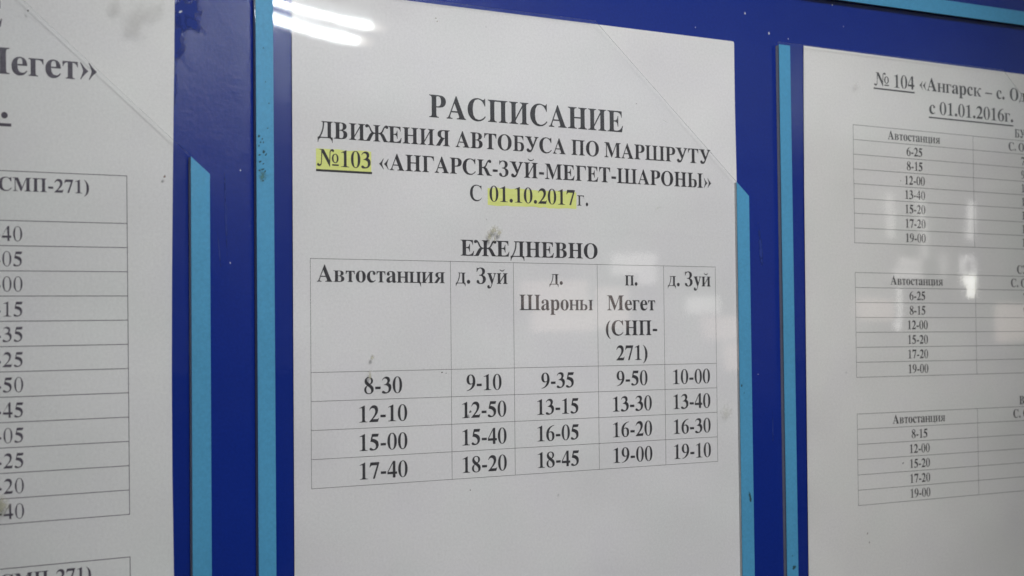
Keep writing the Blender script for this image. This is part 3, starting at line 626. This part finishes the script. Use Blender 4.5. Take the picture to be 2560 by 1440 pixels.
M_TUBE = glow('lit_tube', (0.93, 1.0, 1.0), 60.0); M_TUBE_END = glow('tube_end_glow', (1.0, 0.97, 0.90), 9.0); M_TUBE_TIP = glow('tube_tip_glow', (1.0, 0.93, 0.84), 3.0); M_DAY = glow('daylight_pane', (0.98, 0.97, 0.94), 3.4); M_DAY2 = glow('bright_daylight_pane', (1.0, 0.98, 0.97), 5.0); M_WARM = glow('warm_lit_pane', (1.0, 0.82, 0.74), 1.6)
M_HOUSE = plain('white_metal', (0.7, 0.7, 0.7), 0.5); M_FRAME = plain('grey_frame', (0.22, 0.21, 0.21), 0.5)
M_SOFT = glow('hazy_pane', (0.98, 0.95, 0.92), 2.1); M_DAY3 = glow('brightest_pane', (1.0, 1.0, 0.92), 10.0)
def struct(o): o['kind'] = 'structure'; return o
struct(box('ceiling', -6, 16, -9.2, -2.2, 2.75, 2.85, M_CEIL))
struct(box('wall', -6, 16, -9.2, -9.0, 1.25, 2.75, M_WALL))
struct(box('wall_dado', -6, 16, -9.2, -8.99, -0.02, 1.25, M_DADO))
struct(box('floor', -6, 16, -9.0, 0.6, -0.02, 0.0, M_FLOOR))
# twin tube lamp whose image lies in the upper left of the central pocket
fx = empty('ceiling_lamp', (2.6, -4.9, 2.66), 'twin tube fluorescent lamp mirrored as two white streaks in the central pocket', 'lamp')
def tube(name, a, b, r, m, parent, n=16):
    a, b = Vector(a), Vector(b); d = (b-a).normalized(); u = d.orthogonal().normalized(); v = d.cross(u); vs, fs = [], []
    for p in (a, b):
        for k in range(n): t = 2*math.pi*k/n; vs.append(p+(u*math.cos(t)+v*math.sin(t))*r)
    for k in range(n): fs.append((k, (k+1) % n, n+(k+1) % n, n+k))
    fs += [tuple(range(n-1, -1, -1)), tuple(range(n, 2*n))]
    return mesh(name, [tuple(x) for x in vs], fs, m, parent, smooth=False)
dirx = Vector((0.558, -0.262, 0)).normalized()
for ox, oy, rr in ((-0.05, 0.165, 0.0085), (0.03, -0.105, 0.0145)):
    e = Vector((ox, oy, 0)); tb = tube('lamp_tube', e-dirx*0.10, e-dirx*1.2, rr, M_TUBE, fx)
    tube('tube_end', e-dirx*0.05, e-dirx*0.0999, rr, M_TUBE_END, tb); tube('tube_tip', e, e-dirx*0.0499, rr, M_TUBE_TIP, tb)
perp = Vector((-dirx.y, dirx.x, 0))
hv = []
for s, t in ((0.03, -0.16), (0.03, 0.16), (-1.25, 0.16), (-1.25, -0.16)):
    q = dirx*s + perp*t; hv += [(q.x, q.y, 0.035), (q.x, q.y, 0.09)]
mesh('lamp_housing', hv, [(0, 2, 4, 6), (1, 7, 5, 3), (0, 1, 3, 2), (2, 3, 5, 4), (4, 5, 7, 6), (6, 7, 1, 0)], M_HOUSE, fx)
def window(x0, x1, z0, z1, label, panes):
    o = empty('window', (x0, -9.0, z0), label, 'window', 'windows in the wall opposite the board')
    t = 0.05
    fr = [((-t, 0), (0, z1-z0)), ((x1-x0, 0), (x1-x0+t, z1-z0)), ((-t, -t), (x1-x0+t, 0)), ((-t, z1-z0), (x1-x0+t, z1-z0+t))]
    for (a, b), (c, d) in fr: box('frame_bar', a, c, 0.0, 0.06, b, d, M_FRAME, o)
    for a, b, c, d, m in panes: box('pane', a-x0, b-x0, 0.01, 0.02, c-z0, d-z0, m, o)
    return o
window(5.80, 8.2, 1.10, 2.20, 'wide window mirrored beside the middle columns of the central table', [
    (6.84, 7.23, 1.93, 2.09, M_SOFT), (7.07, 7.23, 1.86, 1.93, M_SOFT), (5.95, 6.61, 1.70, 1.88, M_WARM), (6.07, 6.67, 1.49, 1.69, M_WARM), (6.69, 6.97, 1.50, 1.83, M_WARM),
    (7.54, 7.83, 1.61, 1.74, M_SOFT), (7.70, 8.03, 1.42, 1.58, M_WARM), (7.86, 8.07, 1.17, 1.39, M_WARM)])
window(9.30, 11.8, 1.25, 2.70, 'bright glazed door mirrored over the tables of the right sheet', [
    (9.78, 9.86, 2.26, 2.66, M_SOFT), (10.18, 10.24, 2.13, 2.69, M_SOFT), (10.76, 10.87, 2.29, 2.63, M_DAY), (10.40, 10.45, 1.96, 2.17, M_SOFT), (10.66, 10.70, 1.98, 2.14, M_DAY2),
    (10.85, 10.89, 1.98, 2.11, M_DAY2), (10.70, 10.85, 2.12, 2.15, M_DAY2), (10.70, 10.89, 1.90, 1.975, M_DAY3), (10.77, 10.88, 1.78, 1.895, M_DAY3), (9.84, 9.89, 1.57, 1.85, M_DAY),
    (9.79, 9.87, 1.48, 1.565, M_DAY), (9.37, 9.78, 1.57, 1.75, M_WARM), (11.20, 11.70, 1.35, 1.71, M_WARM), (9.89, 10.16, 2.045, 2.12, M_SOFT), (9.81, 10.16, 1.95, 2.03, M_SOFT)])
